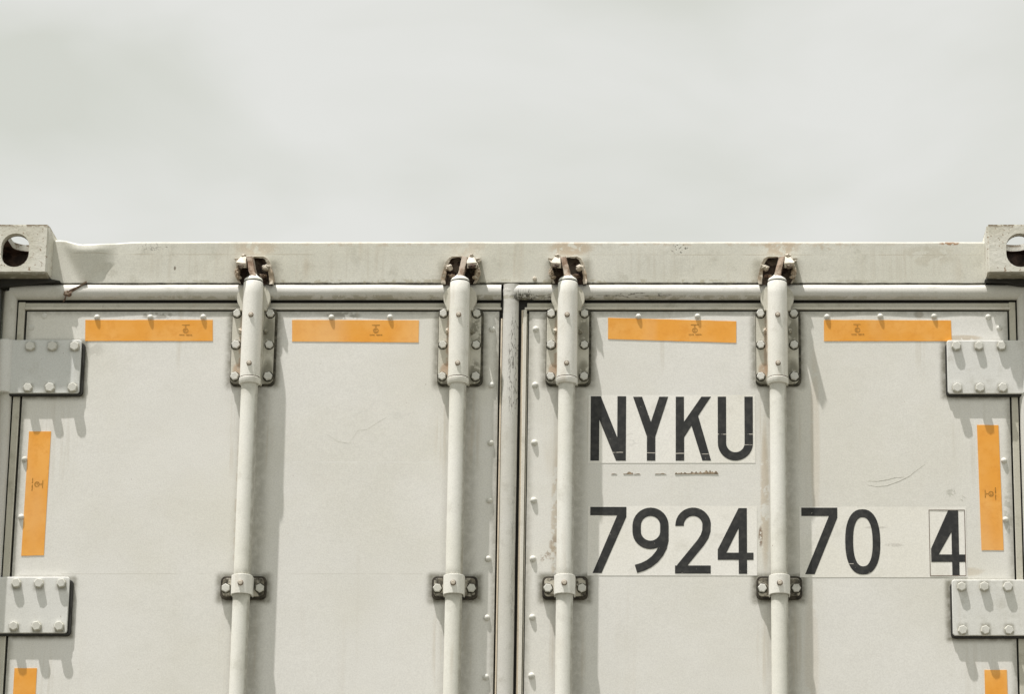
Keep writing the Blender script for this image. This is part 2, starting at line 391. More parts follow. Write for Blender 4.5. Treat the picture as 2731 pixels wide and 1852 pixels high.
# ---------------------------------------------------------------- mesh helpers
def link(name, bm, mats, parent=None, smooth=False, bevel=0.0, label=None, loc=None, segs=2, angle=35):
    me = bpy.data.meshes.new(name)
    bmesh.ops.recalc_face_normals(bm, faces=bm.faces)
    bm.to_mesh(me)
    bm.free()
    for m in (mats if isinstance(mats, (list, tuple)) else [mats]):
        me.materials.append(M[m])
    o = bpy.data.objects.new(name, me)
    col.objects.link(o)
    if parent:
        o.parent = parent
    if loc:
        o.location = loc
    if label:
        o['label'] = label
    if smooth or bevel:
        me.shade_smooth()
        me.set_sharp_from_angle(angle=R(angle))
    if bevel:
        md = o.modifiers.new('bevel', 'BEVEL')
        md.width = bevel
        md.segments = segs
        md.limit_method = 'ANGLE'
        md.angle_limit = R(angle)
    return o


def box(bm, x0, x1, y0, y1, z0, z1, mi=0):
    v = [bm.verts.new((x, y, z)) for x in (x0, x1) for y in (y0, y1) for z in (z0, z1)]
    for f in ((0, 1, 3, 2), (4, 6, 7, 5), (0, 4, 5, 1), (2, 3, 7, 6), (0, 2, 6, 4), (1, 5, 7, 3)):
        bm.faces.new([v[i] for i in f]).material_index = mi


def prism(bm, pts, y0, y1, mi=0):
    """outline on the x z plane pushed from y0 (front) to y1 (back)"""
    a = [bm.verts.new((x, y0, z)) for x, z in pts]
    b = [bm.verts.new((x, y1, z)) for x, z in pts]
    n = len(pts)
    bm.faces.new(a).material_index = mi
    bm.faces.new(b[::-1]).material_index = mi
    for i in range(n):
        bm.faces.new((a[i], b[i], b[(i + 1) % n], a[(i + 1) % n])).material_index = mi


def rrect(x0, x1, z0, z1, r, n=5):
    out = []
    for cx, cz, a0 in ((x1 - r, z1 - r, 0), (x0 + r, z1 - r, 90), (x0 + r, z0 + r, 180), (x1 - r, z0 + r, 270)):
        for k in range(n + 1):
            a = R(a0 + 90 * k / n)
            out.append((cx + r * math.cos(a), cz + r * math.sin(a)))
    return out


def lathe(bm, prof, axis='Z', c=(0, 0, 0), segs=32, mi=0, cap=True, phase=0.0):
    rings = []
    for r, h in prof:
        ring = []
        for k in range(segs):
            a = 2 * math.pi * k / segs + phase
            u, w = r * math.cos(a), r * math.sin(a)
            p = (u, w, h) if axis == 'Z' else ((u, h, w) if axis == 'Y' else (h, u, w))
            ring.append(bm.verts.new((c[0] + p[0], c[1] + p[1], c[2] + p[2])))
        rings.append(ring)
    for a, b in zip(rings, rings[1:]):
        for k in range(segs):
            bm.faces.new((a[k], a[(k + 1) % segs], b[(k + 1) % segs], b[k])).material_index = mi
    if cap:
        bm.faces.new(rings[0]).material_index = mi
        bm.faces.new(rings[-1][::-1]).material_index = mi


def blob(bm, c, r, mi=0, jag=0.12, seed=0, sub=3):
    """a worn cast lump"""
    res = bmesh.ops.create_icosphere(bm, subdivisions=sub, radius=1.0)
    for v in res['verts']:
        n = mnoise.noise(v.co * 1.6 + Vector((seed, seed * 2, 0)))
        k = 1 + jag * n * 2
        v.co = Vector((c[0] + v.co.x * r[0] * k, c[1] + v.co.y * r[1] * k, c[2] + v.co.z * r[2] * k))
        for f in v.link_faces:
            f.material_index = mi


def hull(bm, pts, mi=0):
    vs = [bm.verts.new(p) for p in pts]
    res = bmesh.ops.convex_hull(bm, input=vs)
    for g in res['geom']:
        if isinstance(g, bmesh.types.BMFace):
            g.material_index = mi
    bmesh.ops.delete(bm, geom=[g for g in res['geom_interior'] if isinstance(g, bmesh.types.BMVert)], context='VERTS')


def half_round(bm, axis, a0, a1, c, rad, y0, ry, n=10, steps=60, wob=0.0, mi=0, seed=0):
    """half round moulding along X or Z; c centre of the other coordinate, rad its half width, bulging to -Y"""
    rows = []
    for s in range(steps + 1):
        t = a0 + (a1 - a0) * s / steps
        w = wob * mnoise.noise(Vector((t * 9, seed, 0.3)))
        row = []
        for k in range(n + 1):
            a = math.pi * k / n
            u = c + (rad + w * 0.5) * math.cos(a) + w * 0.5
            y = y0 - (ry + w) * math.sin(a) ** 0.85
            row.append(bm.verts.new((t, y, u) if axis == 'X' else (u, y, t)))
        rows.append(row)
    for p, q in zip(rows, rows[1:]):
        for k in range(n):
            bm.faces.new((p[k], p[k + 1], q[k + 1], q[k])).material_index = mi
    bm.faces.new(rows[0])
    bm.faces.new(rows[-1][::-1])


# ---------------------------------------------------------------- ground
bm = bmesh.new()
g = 60
Z0 = 1.138
for i in range(g + 1):
    for j in range(g + 1):
        bm.verts.new(((i / g - 0.5) * 1600, (j / g - 0.5) * 1600, Z0 - 0.004))
bm.verts.ensure_lookup_table()
for i in range(g):
    for j in range(g):
        a = i * (g + 1) + j
        bm.faces.new([bm.verts[q] for q in (a, a + g + 1, a + g + 2, a + 1)])
ground = link('ground', bm, 'ground')
ground['kind'] = 'structure'

# ---------------------------------------------------------------- the container
root = bpy.data.objects.new('shipping_container', None)
col.objects.link(root)
root['label'] = 'off white shipping container with rusty locking bars and orange stickers on its double doors'
root['category'] = 'shipping container'

PL = 0.075            # front of the door panels and header; the castings' faces are y = 0
TOPZ = 4.018
ZB = 1.25

# header beam with a dented, crumpled left end
bm = bmesh.new()
NX, NZ = 300, 24


def header_top(x):
    t = TOPZ
    if x < -0.80:
        def sm(a, b, v):
            v = min(1, max(0, (v - a) / (b - a)))
            return v * v * (3 - 2 * v)
        t = TOPZ - 0.0095 * (1 - sm(-0.985, -0.87, x)) + 0.014 * (1 - sm(-1.045, -0.99, x))
    return t + 0.0006 * mnoise.noise(Vector((x * 12, 0, 0)))


def header_y(x, f):
    y = PL + 0.0009 * mnoise.noise(Vector((x * 5, f * 1.5, 4)))
    if x < -0.86:
        k = max(0.0, f - 0.05)
        c = -0.983 + 0.004 * f                       # a folded facet, narrow at its foot
        wl, wr = 0.010 + 0.055 * k, 0.010 + 0.060 * min(k, 0.45) * 2
        d = x - c
        prof = max(0.0, 1 + d / wl) if d < 0 else max(0.0, 1 - d / wr)
        prof = min(1.0, prof * 1.6)
        y -= 0.016 * f * prof * (1 - 0.3 * max(0.0, f - 0.85) / 0.15)
    if f > 0.955:
        y += 0.0016 * ((f - 0.955) / 0.045) ** 2
    return y


fs = sorted([i / NZ for i in range(NZ + 1)] + [0.955, 0.97, 0.98, 0.99])
front, back = [], []
for i in range(NX + 1):
    x = -1.058 + 2.116 * i / NX
    zt = header_top(x)
    front.append([bm.verts.new((x, header_y(x, f), 3.9183 + (zt - 3.9183) * f)) for f in fs])
    back.append([bm.verts.new((x, 0.19, 3.9183)), bm.verts.new((x, 0.19, zt))])
for i in range(NX):
    for k in range(len(fs) - 1):
        bm.faces.new((front[i][k], front[i + 1][k], front[i + 1][k + 1], front[i][k + 1]))
    bm.faces.new((front[i][0], back[i][0], back[i + 1][0], front[i + 1][0]))
    bm.faces.new((front[i][-1], front[i + 1][-1], back[i + 1][1], back[i][1]))
    bm.faces.new((back[i][0], back[i][1], back[i + 1][1], back[i + 1][0]))
header = link('header_beam', bm, 'header', root, smooth=True, angle=28, label='dented top beam with brown rust marks')

# small screw head and a torn strip of seal on the header's lower edge
bm = bmesh.new()
lathe(bm, [(0.0046, 0), (0.0046, -0.003), (0.003, -0.0048), (0.0008, -0.0052)], 'Y', (0.0365, PL, 3.9295), 16)
link('screw', bm, 'keeper', header, smooth=True)
bm = bmesh.new()
path = [(-0.977, 3.9190), (-0.984, 3.9150), (-0.992, 3.9075), (-1.001, 3.9025), (-1.009, 3.8985), (-1.017, 3.8935), (-1.021, 3.888), (-1.024, 3.879)]
for i, (p, q) in enumerate(zip(path, path[1:])):
    r0, r1 = 0.0022 + 0.0011 * i, 0.0022 + 0.0011 * (i + 1)
    hull(bm, [(p[0] - r0 * .4, 0.0630, p[1] - r0), (p[0] + r0 * .4, 0.0620, p[1] + r0 * .7), (q[0] - r1 * .4, 0.0625, q[1] - r1),
              (q[0] + r1 * .4, 0.0615, q[1] + r1 * .7), (p[0], 0.074, p[1]), (q[0], 0.074, q[1])])
blob(bm, (-1.017, 0.0645, 3.892), (0.009, 0.0045, 0.007), seed=3, jag=0.3)
link('torn_seal', bm, 'rust_brown', header, smooth=True, label='torn scrap of rusty seal hanging off the beam')

# corner castings (hollow boxes with oval apertures)


def stadium(bm, c, r, half, axis, l0, l1, along):
    """a rounded slot cutter: radius r, half length half along 'along', pushed along axis from l0 to l1"""
    pts = []
    for k in range(24):
        a = 2 * math.pi * k / 24
        u, w = r * math.cos(a), r * math.sin(a)
        w += half if w > 1e-6 or (abs(w) < 1e-6) else -half
        pts.append((u, w))
    pts = []
    for a0, s in ((0, 1), (180, -1)):
        for k in range(13):
            a = R(a0 + 180 * k / 12)
            pts.append((r * math.cos(a), r * math.sin(a) + s * half))
    va, vb = [], []
    for u, w in pts:
        for L, vs in ((l0, va), (l1, vb)):
            if axis == 'Y':
                p = (c[0] + u, L, c[2] + w)
            elif axis == 'Z':
                p = (c[0] + u, c[1] + w, L)
            else:
                p = (L, c[1] + u, c[2] + w)
            vs.append(bm.verts.new(p))
    bm.faces.new(va)
    bm.faces.new(vb[::-1])
    for i in range(len(va)):
        bm.faces.new((va[i], vb[i], vb[(i + 1) % len(va)], va[(i + 1) % len(va)]))


def temp(bm):
    bmesh.ops.recalc_face_normals(bm, faces=bm.faces)
    me = bpy.data.meshes.new('cutter')
    bm.to_mesh(me)
    bm.free()
    o = bpy.data.objects.new('cutter', me)
    col.objects.link(o)
    return o


def casting(sx, top):
    z0, z1 = (3.9237, 4.0405) if top else (Z0, Z0 + 0.118)
    x_out, x_in = 1.221 * sx, 1.0582 * sx
    bm = bmesh.new()
    box(bm, min(x_out, x_in), max(x_out, x_in), 0.015, 0.193, z0, z1)
    bmesh.ops.bevel(bm, geom=[e for e in bm.edges], offset=0.004, segments=3, affect='EDGES')
    o = link('corner_casting', bm, 'casting', root, smooth=True, angle=40)
    cutters = []
    cx = 1.1325 * sx
    b2 = bmesh.new()
    box(b2, min(x_out - sx * 0.014, x_in + sx * 0.019), max(x_out - sx * 0.014, x_in + sx * 0.019), 0.037, 0.177, z0 + 0.014, z1 - 0.016)
    cutters.append(b2)
    zc = (z0 + z1) / 2 - 0.0035
    b2 = bmesh.new(); stadium(b2, (cx, 0, zc), 0.0315, 0.0085, 'Y', -0.05, 0.06, 'Z'); cutters.append(b2)
    b2 = bmesh.new(); stadium(b2, (cx, 0.104, 0), 0.0318, 0.030, 'Z', z1 - 0.05, z1 + 0.03, 'Y'); cutters.append(b2)
    b2 = bmesh.new(); stadium(b2, (0, 0.104, zc), 0.0255, 0.014, 'X', x_out - sx * 0.05, x_out + sx * 0.03, 'Z'); cutters.append(b2)
    tmp = []
    for b2 in cutters:
        t = temp(b2)
        md = o.modifiers.new('cut', 'BOOLEAN')
        md.operation = 'DIFFERENCE'
        md.object = t
        md.solver = 'EXACT'
        tmp.append(t)
    dg = bpy.context.evaluated_depsgraph_get()
    me = bpy.data.meshes.new_from_object(o.evaluated_get(dg))
    o.modifiers.clear()
    o.data = me
    me.materials.clear()
    me.materials.append(M['casting'])
    me.shade_smooth()
    me.set_sharp_from_angle(angle=R(35))
    for t in tmp:
        bpy.data.objects.remove(t)
    return o


c_right = casting(1, True)
c_left = c_right.copy()
c_left.data = c_right.data.copy()
col.objects.link(c_left)
for v in c_left.data.vertices:
    v.co.x = -v.co.x
c_left.data.flip_normals()

# frame behind the doors: posts, header seal, roof, walls, floor and far end
for sx in (-1, 1):
    bm = bmesh.new()
    a, b_ = 1.1735 * sx, 1.219 * sx
    prism(bm, [(min(a, b_), Z0), (max(a, b_), Z0), (max(a, b_), 3.915), (min(a, b_), 3.9185)], 0.017, 0.17)
    c_ = 1.150 * sx
    prism(bm, [(min(c_, a), Z0), (max(c_, a), Z0), (max(c_, a), 3.914), (min(c_, a), 3.914)], 0.105, 0.168)
    link('corner_post', bm, 'post', root, bevel=0.003)
bm = bmesh.new()
NXR = 60
for a in range(NXR):
    x0, x1 = -1.205 + 2.41 * a / NXR, -1.205 + 2.41 * (a + 1) / NXR
    box(bm, x0, x1, 0.19, 12.19, 3.99, 4.004)
bmesh.ops.remove_doubles(bm, verts=bm.verts, dist=1e-5)
link('roof', bm, 'header', root)
for sx in (-1, 1):
    bm = bmesh.new()
    pts = []
    n = 86
    for k in range(n):                                       # corrugated side wall
        y = 0.19 + k * 0.1395
        for dy, dx in ((0, 0), (0.035, 0), (0.07, 0.03), (0.105, 0.03)):
            pts.append((1.205 - dx, min(12.18, y + dy)))
    lo = [bm.verts.new((sx * p[0], p[1], Z0 + 0.1)) for p in pts]
    hi = [bm.verts.new((sx * p[0], p[1], 3.99)) for p in pts]
    for i in range(len(pts) - 1):
        bm.faces.new((lo[i], lo[i + 1], hi[i + 1], hi[i]))
    w = link('side_wall', bm, 'post', root)
    md = w.modifiers.new('thick', 'SOLIDIFY')
    md.thickness = 0.003
bm = bmesh.new()
box(bm, -1.2, 1.2, 0.14, 12.19, Z0, Z0 + 0.13)
link('floor_frame', bm, 'post', root, bevel=0.004)
bm = bmesh.new()
box(bm, -1.2, 1.2, 12.15, 12.19, Z0 + 0.13, 3.99)
link('end_wall', bm, 'post', root)


# ---------------------------------------------------------------- doors
def panel_y(x, z, cx, seed):
    y = PL + 0.0011 * mnoise.noise(Vector((x * 3.0, z * 2.4, seed))) + 0.0004 * mnoise.noise(Vector((x * 11, z * 8, seed + 5)))
    t = max(0.0, (z - 3.76) / 0.09)                           # the skin bows between the rivets at its top edge
    y -= 0.0016 * t * t * (0.5 + mnoise.noise(Vector((x * 7, 1, seed))))
    return y


def door(name, xl, xr, seed, label):
    cx = (xl + xr) / 2
    zt = 3.8520
    bm = bmesh.new()
    nx, nz = 130, 150
    fr = []
    for i in range(nx + 1):
        x = xl + (xr - xl) * i / nx
        fr.append([])
        for k in range(nz + 1):
            z = ZB + (zt - ZB) * (k / nz) ** 0.62
            edge = 0.0012 if (i in (0, nx) or k in (0, nz)) else 0
            fr[-1].append(bm.verts.new((x, panel_y(x, z, cx, seed) + edge, z)))
    for i in range(nx):
        for k in range(nz):
            bm.faces.new((fr[i][k], fr[i + 1][k], fr[i + 1][k + 1], fr[i][k + 1]))
    loop = [fr[i][0] for i in range(nx + 1)] + [fr[nx][k] for k in range(1, nz + 1)] + \
           [fr[i][nz] for i in range(nx - 1, -1, -1)] + [fr[0][k] for k in range(nz - 1, 0, -1)]
    bk = [bm.verts.new((v.co.x, 0.0858, v.co.z)) for v in loop]
    for i in range(len(loop)):
        j = (i + 1) % len(loop)
        bm.faces.new((loop[i], bk[i], bk[j], loop[j]))
    return link(name, bm, 'door', root, smooth=True, label=label, angle=40)


XL0, XL1 = -1.109, -0.0425       # left door panel
XR0, XR1 = 0.0255, 1.1051        # right door panel
left = door('door', XL0, XL1, 1.0, 'left door leaf without lettering')
right = door('door', XR0, XR1, 7.0, 'right door leaf carrying black letters and digits')

# dark insulated core behind both skins, seen only in the gaps
for d, a, b_ in ((left, -1.140, -0.0365), (right, -0.0355, 1.140)):
    bm = bmesh.new()
    box(bm, a, b_, 0.0862, 0.14, ZB - 0.02, 3.905)
    link('gasket', bm, 'black', d, label='black rubber showing in the gaps')


def edge_strip(parent, name, mat, x0, x1, z0, z1, y0, y1, bev=0.001, label=None):
    bm = bmesh.new()
    box(bm, x0, x1, y0, y1, z0, z1)
    return link(name, bm, mat, parent, bevel=bev, label=label)


ZS0, ZS1 = 3.8622, 3.8738        # grimy strip below the moulding
ZL0, ZL1 = 3.8570, 3.8618        # light ledge
# left door
edge_strip(left, 'edge_strip', 'strip', -1.127, -0.040, ZS0, ZS1, 0.080, 0.0858, label='grimy grey edge strip')
edge_strip(left, 'edge_strip', 'ledge', -1.1143, -0.0375, ZL0, ZL1, 0.0735, 0.0857)
edge_strip(left, 'edge_strip', 'strip', -1.1298, -1.1145, ZB, ZS1 + 0.001, 0.0765, 0.0859)
edge_strip(left, 'edge_strip', 'beige', -0.0382, -0.0348, ZB, 3.836, 0.0745, 0.0859, label='rust stained beige strip')
# right door
edge_strip(right, 'edge_strip', 'strip', 0.0200, 1.124, ZS0, ZS1, 0.080, 0.0858, label='grimy grey edge strip')
edge_strip(right, 'edge_strip', 'ledge', 0.0150, 1.1125, ZL0, ZL1, 0.0735, 0.0857)
edge_strip(right, 'edge_strip', 'ledge', 0.0122, 0.0198, ZB, ZL0 - 0.0003, 0.0742, 0.0859)
edge_strip(right, 'edge_strip', 'beige', 0.0078, 0.0119, ZB, ZL0 - 0.0003, 0.0775, 0.0859, label='rust stained beige strip')
edge_strip(right, 'edge_strip', 'strip', 1.1096, 1.1240, ZB, ZS1 + 0.001, 0.0765, 0.0859)
edge_strip(right, 'edge_strip', 'strip', 0.0205, 0.0230, ZB, 3.850, 0.0835, 0.0859)

# half round mouldings round each leaf
YC, RY = 0.0780, 0.0145
bm = bmesh.new()
half_round(bm, 'X', -1.150, -0.0385, 3.8978, 0.0176, YC, RY, wob=0.0008, steps=160, seed=1)
half_round(bm, 'Z', ZB, 3.898, -1.1478, 0.0150, YC, RY * 0.95, wob=0.0006, steps=60, seed=2)
link('door_moulding', bm, 'trim', left, smooth=True, angle=60)
bm = bmesh.new()
half_round(bm, 'X', -0.022, 1.150, 3.8978, 0.0176, YC, RY, wob=0.0008, steps=160, seed=3)
half_round(bm, 'Z', ZB, 3.9150, -0.0163, 0.0180, YC, RY * 1.05, wob=0.0006, steps=120, seed=4)
half_round(bm, 'Z', ZB, 3.898, 1.1425, 0.0150, YC, RY * 0.95, wob=0.0006, steps=60, seed=5)
blob(bm, (-0.0165, YC, 3.900), (0.0185, RY * 1.08, 0.0185), jag=0.02, sub=3)
link('door_moulding', bm, 'trim', right, smooth=True, angle=60)
# the black irregular joint under the header
bm = bmesh.new()
for i in range(260):
    x0 = -1.057 + 2.114 * i / 260
    x1 = -1.057 + 2.114 * (i + 1) / 260
    t = 0.0008 * mnoise.noise(Vector((x0 * 30, 0, 0))) + 0.0006 * mnoise.noise(Vector((x0 * 90, 3, 0)))
    t2 = 0.0008 * mnoise.noise(Vector((x1 * 30, 0, 0))) + 0.0006 * mnoise.noise(Vector((x1 * 90, 3, 0)))
    prism(bm, [(x0, 3.9152), (x1, 3.9152), (x1, 3.9192 + t2), (x0, 3.9192 + t)], 0.0722, 0.0762)
bmesh.ops.remove_doubles(bm, verts=bm.verts, dist=1e-5)
link('joint_seal', bm, 'grime', header, label='black ragged seal along the lower edge')

bm = bmesh.new()  # black wedges added as the shade in the recess below each casting
prism(bm, [(-1.172, 3.9236), (-1.172, 3.9035), (-1.130, 3.9085), (-1.085, 3.9140), (-1.035, 3.9180), (-1.035, 3.9192), (-1.057, 3.9236)], 0.0560, 0.0720)
link('corner_shade', bm, 'black', header, bevel=0.001, label='black wedge standing in for shade under the left corner casting')
bm = bmesh.new()
prism(bm, [(1.172, 3.9236), (1.172, 3.9040), (1.130, 3.9080), (1.105, 3.9150), (1.055, 3.9178), (1.055, 3.9236)], 0.0560, 0.0720)
link('corner_shade', bm, 'black', header, bevel=0.001, label='black wedge standing in for shade under the right corner casting')

# rivets
bm = bmesh.new()
lathe(bm, [(0.0074, 0.0015), (0.0072, -0.0010), (0.0060, -0.0036), (0.0038, -0.0054), (0.0012, -0.0062)], 'Y', (0, 0, 0), 24)
riv0 = link('rivet', bm, 'bolt', left, smooth=True, angle=60)
LRV = [(-0.0580, 3.8101), (-0.0579, 3.6788), (-0.0573, 3.5446), (-0.0578, 3.4122), (-0.0582, 3.2788), (-0.0586, 3.1458), (-0.0588, 3.0132), (-0.0588, 2.880),
       (-0.9503, 3.8381), (-0.83, 3.8381), (-0.7106, 3.8388), (-0.4212, 3.8381), (-0.2889, 3.8388), (-1.0698, 3.8412), (-1.0972, 3.8142),
       (-1.0955, 3.5062), (-1.0955, 3.3739)]
RRV = [(0.0407, 3.8101), (0.0407, 3.6788), (0.0408, 3.5448), (0.041, 3.4122), (0.0411, 3.2788), (0.0414, 3.1468), (0.0414, 3.0162), (0.0414, 2.883),
       (0.2721, 3.8402), (0.4054, 3.8402), (0.6979, 3.8392), (0.8182, 3.8402), (0.9396, 3.8402), (1.0619, 3.8388), (1.0865, 3.8125),
       (1.0885, 3.5032), (1.0885, 3.3679)]
first = True
for d, lst, sd in ((left, LRV, 1.0), (right, RRV, 7.0)):
    for x, z in lst:
        o = riv0 if first else riv0.copy()
        if not first:
            col.objects.link(o)
            o.parent = d
        first = False
        o.location = (x, panel_y(x, z, 0, sd), z)
        s = 0.92 if abs(x) > 0.1 else 1.0
        if (x, z) in ((-1.0698, 3.8412), (-1.0972, 3.8142)):
            s = 0.95
            o.scale = (s, 0.35, s)
        else:
            o.scale = (s, s, s)

# ---------------------------------------------------------------- orange stickers with their small printed mark
SX = 0.0008


def sticker(d, corners, mark=None, vert=False, label=None, flip=1, sd=1.0):
    bm = bmesh.new()
    (ax, az), (bx, bz), (cx_, cz_), (dx_, dz_) = corners         # top left, top right, bottom right, bottom left
    n1, n2 = (4, 24) if vert else (24, 4)
    g = []
    for i in range(n1 + 1):
        u = i / n1
        row = []
        for k in range(n2 + 1):
            v = k / n2
            x = (ax * (1 - u) + bx * u) * (1 - v) + (dx_ * (1 - u) + cx_ * u) * v
            z = (az * (1 - u) + bz * u) * (1 - v) + (dz_ * (1 - u) + cz_ * u) * v
            if k in (0, n2) and i not in (0, n1):
                z += 0.0004 * mnoise.noise(Vector((x * 60, z * 9, 0)))
            row.append(bm.verts.new((x, panel_y(x, z, 0, sd) - SX, z)))
        g.append(row)
    for i in range(n1):
        for k in range(n2):
            bm.faces.new((g[i][k], g[i + 1][k], g[i + 1][k + 1], g[i][k + 1]))
    r = bmesh.ops.extrude_face_region(bm, geom=bm.faces[:])
    for v in [q for q in r['geom'] if isinstance(q, bmesh.types.BMVert)]:
        v.co.y += SX * 1.3
    if mark:
        mx_, mz = mark
        y = panel_y(mx_, mz, 0, sd) - SX - 0.0003

        def bar(u0, u1, w0, w1):
            if vert:
                pts = [(mx_ + flip * w0, mz - flip * u0), (mx_ + flip * w0, mz - flip * u1), (mx_ + flip * w1, mz - flip * u1), (mx_ + flip * w1, mz - flip * u0)]
            else:
                pts = [(mx_ + u0, mz + w0), (mx_ + u1, mz + w0), (mx_ + u1, mz + w1), (mx_ + u0, mz + w1)]
            f = bm.faces.new([bm.verts.new((p[0], y, p[1])) for p in pts])
            f.material_index = 1
        bar(-0.0088, 0.0088, 0.0120, 0.0138)                      # heavy rule
        bar(-0.0030, 0.0030, 0.0092, 0.0099)
        bar(-0.0006, 0.0006, 0.0060, 0.0112)
        for q in range(20):                                       # ring
            a0, a1 = 2 * math.pi * q / 20, 2 * math.pi * (q + 1) / 20
            ps = []
            for rr, a in ((0.0062, a0), (0.0062, a1), (0.0048, a1), (0.0048, a0)):
                u, w = rr * math.cos(a), rr * 0.95 * math.sin(a)
                ps.append((mx_ + flip * w, mz - flip * u) if vert else (mx_ + u, mz + w))
            f = bm.faces.new([bm.verts.new((p[0], y, p[1])) for p in ps])
            f.material_index = 1
        bar(-0.0028, -0.0016, -0.003, 0.003); bar(-0.0016, 0.0024, 0.0014, 0.0026); bar(-0.0016, 0.0024, -0.003, -0.0018)
        random.seed(3)                                            # a line of tiny print
        u = -0.0140
        while u < 0.014:
            w = random.choice((0.0012, 0.0018, 0.0024))
            if not -0.0035 < u < -0.001:
                bar(u, u + w, -0.0108 - random.choice((0, 0.0006)), -0.0090)
            u += w + 0.0005
    bmesh.ops.recalc_face_normals(bm, faces=[f for f in bm.faces if f.material_index == 0])
    me_o = link('reflective_sticker', bm, ['sticker', 'ink'], d, label=label)
    return me_o


sticker(left, [(-0.9764, 3.8318), (-0.6889, 3.8318), (-0.6869, 3.7824), (-0.9745, 3.7824)], (-0.7490, 3.8068), label='long orange sticker at the outer top of the left door')
sticker(left, [(-0.5098, 3.8318), (-0.2233, 3.8312), (-0.2231, 3.7791), (-0.5081, 3.7812)], (-0.3201, 3.8068), label='long orange sticker at the inner top of the left door')
sticker(right, [(0.2034, 3.8370), (0.4929, 3.8286), (0.4927, 3.7778), (0.2038, 3.7871)], (0.3994, 3.8075), label='tilted long orange sticker above the letters', sd=7.0)
sticker(right, [(0.6909, 3.8318), (0.9774, 3.8307), (0.9783, 3.7821), (0.6904, 3.7821)], (0.7662, 3.8082), label='long orange sticker with a pinkish faded end', sd=7.0)
sticker(left, [(-1.0892, 3.5711), (-1.0399, 3.5711), (-1.0405, 3.2868), (-1.0905, 3.2858)], (-1.0647, 3.4492), True, 'upright orange sticker below the upper left hinge')
sticker(right, [(1.0302, 3.5862), (1.0784, 3.5854), (1.0825, 3.2985), (1.0335, 3.2985)], (1.0577, 3.4270), True, 'upright orange sticker below the upper right hinge', flip=-1, sd=7.0)
sticker(left, [(-1.0910, 3.0334), (-1.0418, 3.0334), (-1.0418, 2.746), (-1.0915, 2.746)], None, True, 'upright orange sticker below the lower left hinge')
sticker(right, [(1.0330, 3.0295), (1.0822, 3.0295), (1.0842, 2.742), (1.0352, 2.742)], None, True, 'upright orange sticker below the lower right hinge', flip=-1, sd=7.0)


# ---------------------------------------------------------------- lettering
def mapA(p): return (0.1655 + (p[0] - 100) * 2.873e-4, 3.6529 - (p[1] - 110) * 2.976e-4)
def mapB(p): return (0.1676 + (p[0] - 100) * 2.845e-4, 3.3965 - (p[1] - 975) * 2.918e-4)
def mapC(p): return (0.6355 + (p[0] - 165) * 2.907e-4, 3.3948 - (p[1] - 160) * 2.985e-4)


def stroke(pts, w, closed=False):
    """mitred band of width w along pts; returns quads"""
    n = len(pts)
    L, Rr = [], []
    for i in range(n):
        p = Vector(pts[i])
        a = Vector(pts[i - 1]) if (i > 0 or closed) else None
        b = Vector(pts[(i + 1) % n]) if (i < n - 1 or closed) else None
        d1 = (p - a).normalized() if a is not None else (b - p).normalized()
        d2 = (b - p).normalized() if b is not None else d1
        n1 = Vector((-d1.y, d1.x)); n2 = Vector((-d2.y, d2.x))
        m = (n1 + n2).normalized()
        k = w / 2 / max(0.5, m.dot(n1))
        L.append(p + m * k); Rr.append(p - m * k)
    out = []
    for i in range(n if closed else n - 1):
        j = (i + 1) % n
        out.append([tuple(L[i]), tuple(L[j]), tuple(Rr[j]), tuple(Rr[i])])
    return out


def arc(cx, cy, r, a0, a1, n=16, ry=None):
    ry = ry or r
    return [(cx + r * math.cos(R(a0 + (a1 - a0) * k / n)), cy + ry * math.sin(R(a0 + (a1 - a0) * k / n))) for k in range(n + 1)]


G = {}
G['N'] = [[(102, 110), (180, 110), (310, 430), (310, 110), (378, 110), (378, 612), (302, 612), (170, 295), (170, 612), (102, 612)]]
G['Y'] = [[(432, 114), (502, 114), (572, 310), (636, 114), (706, 114), (607, 425), (607, 612), (541, 612), (541, 425)]]
G['K'] = [[(765, 114), (829, 114), (829, 310), (965, 114), (1040, 114), (940, 265), (1040, 612), (972, 612), (888, 342), (831, 432), (831, 612), (765, 612)]]
G['U'] = stroke([(1125, 114)] + arc(1229, 476, 104, 180, 0, 20) + [(1333, 114)], 65)
G['7'] = [[(98, 972), (380, 972), (380, 1050), (190, 1488), (120, 1488), (308, 1038), (98, 1038)]]
ring9 = arc(569, 1119, 108, 180, 360, 16) + arc(569, 1162, 108, 0, 180, 16)
G['9'] = stroke(ring9, 66, True) + ['+'] + stroke([(677, 1150), (677, 1235), (664, 1290), (640, 1336), (604, 1380), (560, 1415), (510, 1440), (457, 1456)], 66)
G['2'] = stroke([(795, 1122)] + arc(901, 1117, 106, 180, 352, 16) + [(1004, 1160), (990, 1205), (960, 1252), (800, 1448)], 66) + ['+'] + \
    [[(760, 1430), (1037, 1430), (1037, 1492), (760, 1492)]]
G['4'] = [[(1255, 982), (1320, 982), (1320, 1494), (1255, 1494)], [(1092, 1330), (1255, 1330), (1255, 1386), (1092, 1386)],
          [(1320, 1330), (1370, 1330), (1370, 1386), (1320, 1386)], [(1255, 982), (1255, 1140), (1160, 1330), (1092, 1330), (1092, 1305)]]
G['7c'] = [[(165, 158), (440, 158), (440, 235), (262, 665), (190, 665), (375, 222), (165, 222)]]


def sup(cx, cy, a, b, n, p=2.35):
    out = []
    for k in range(n):
        t = 2 * math.pi * k / n
        c, s = math.cos(t), math.sin(t)
        out.append((cx + a * math.copysign(abs(c) ** (2 / p), c), cy + b * math.copysign(abs(s) ** (2 / p), s)))
    return out


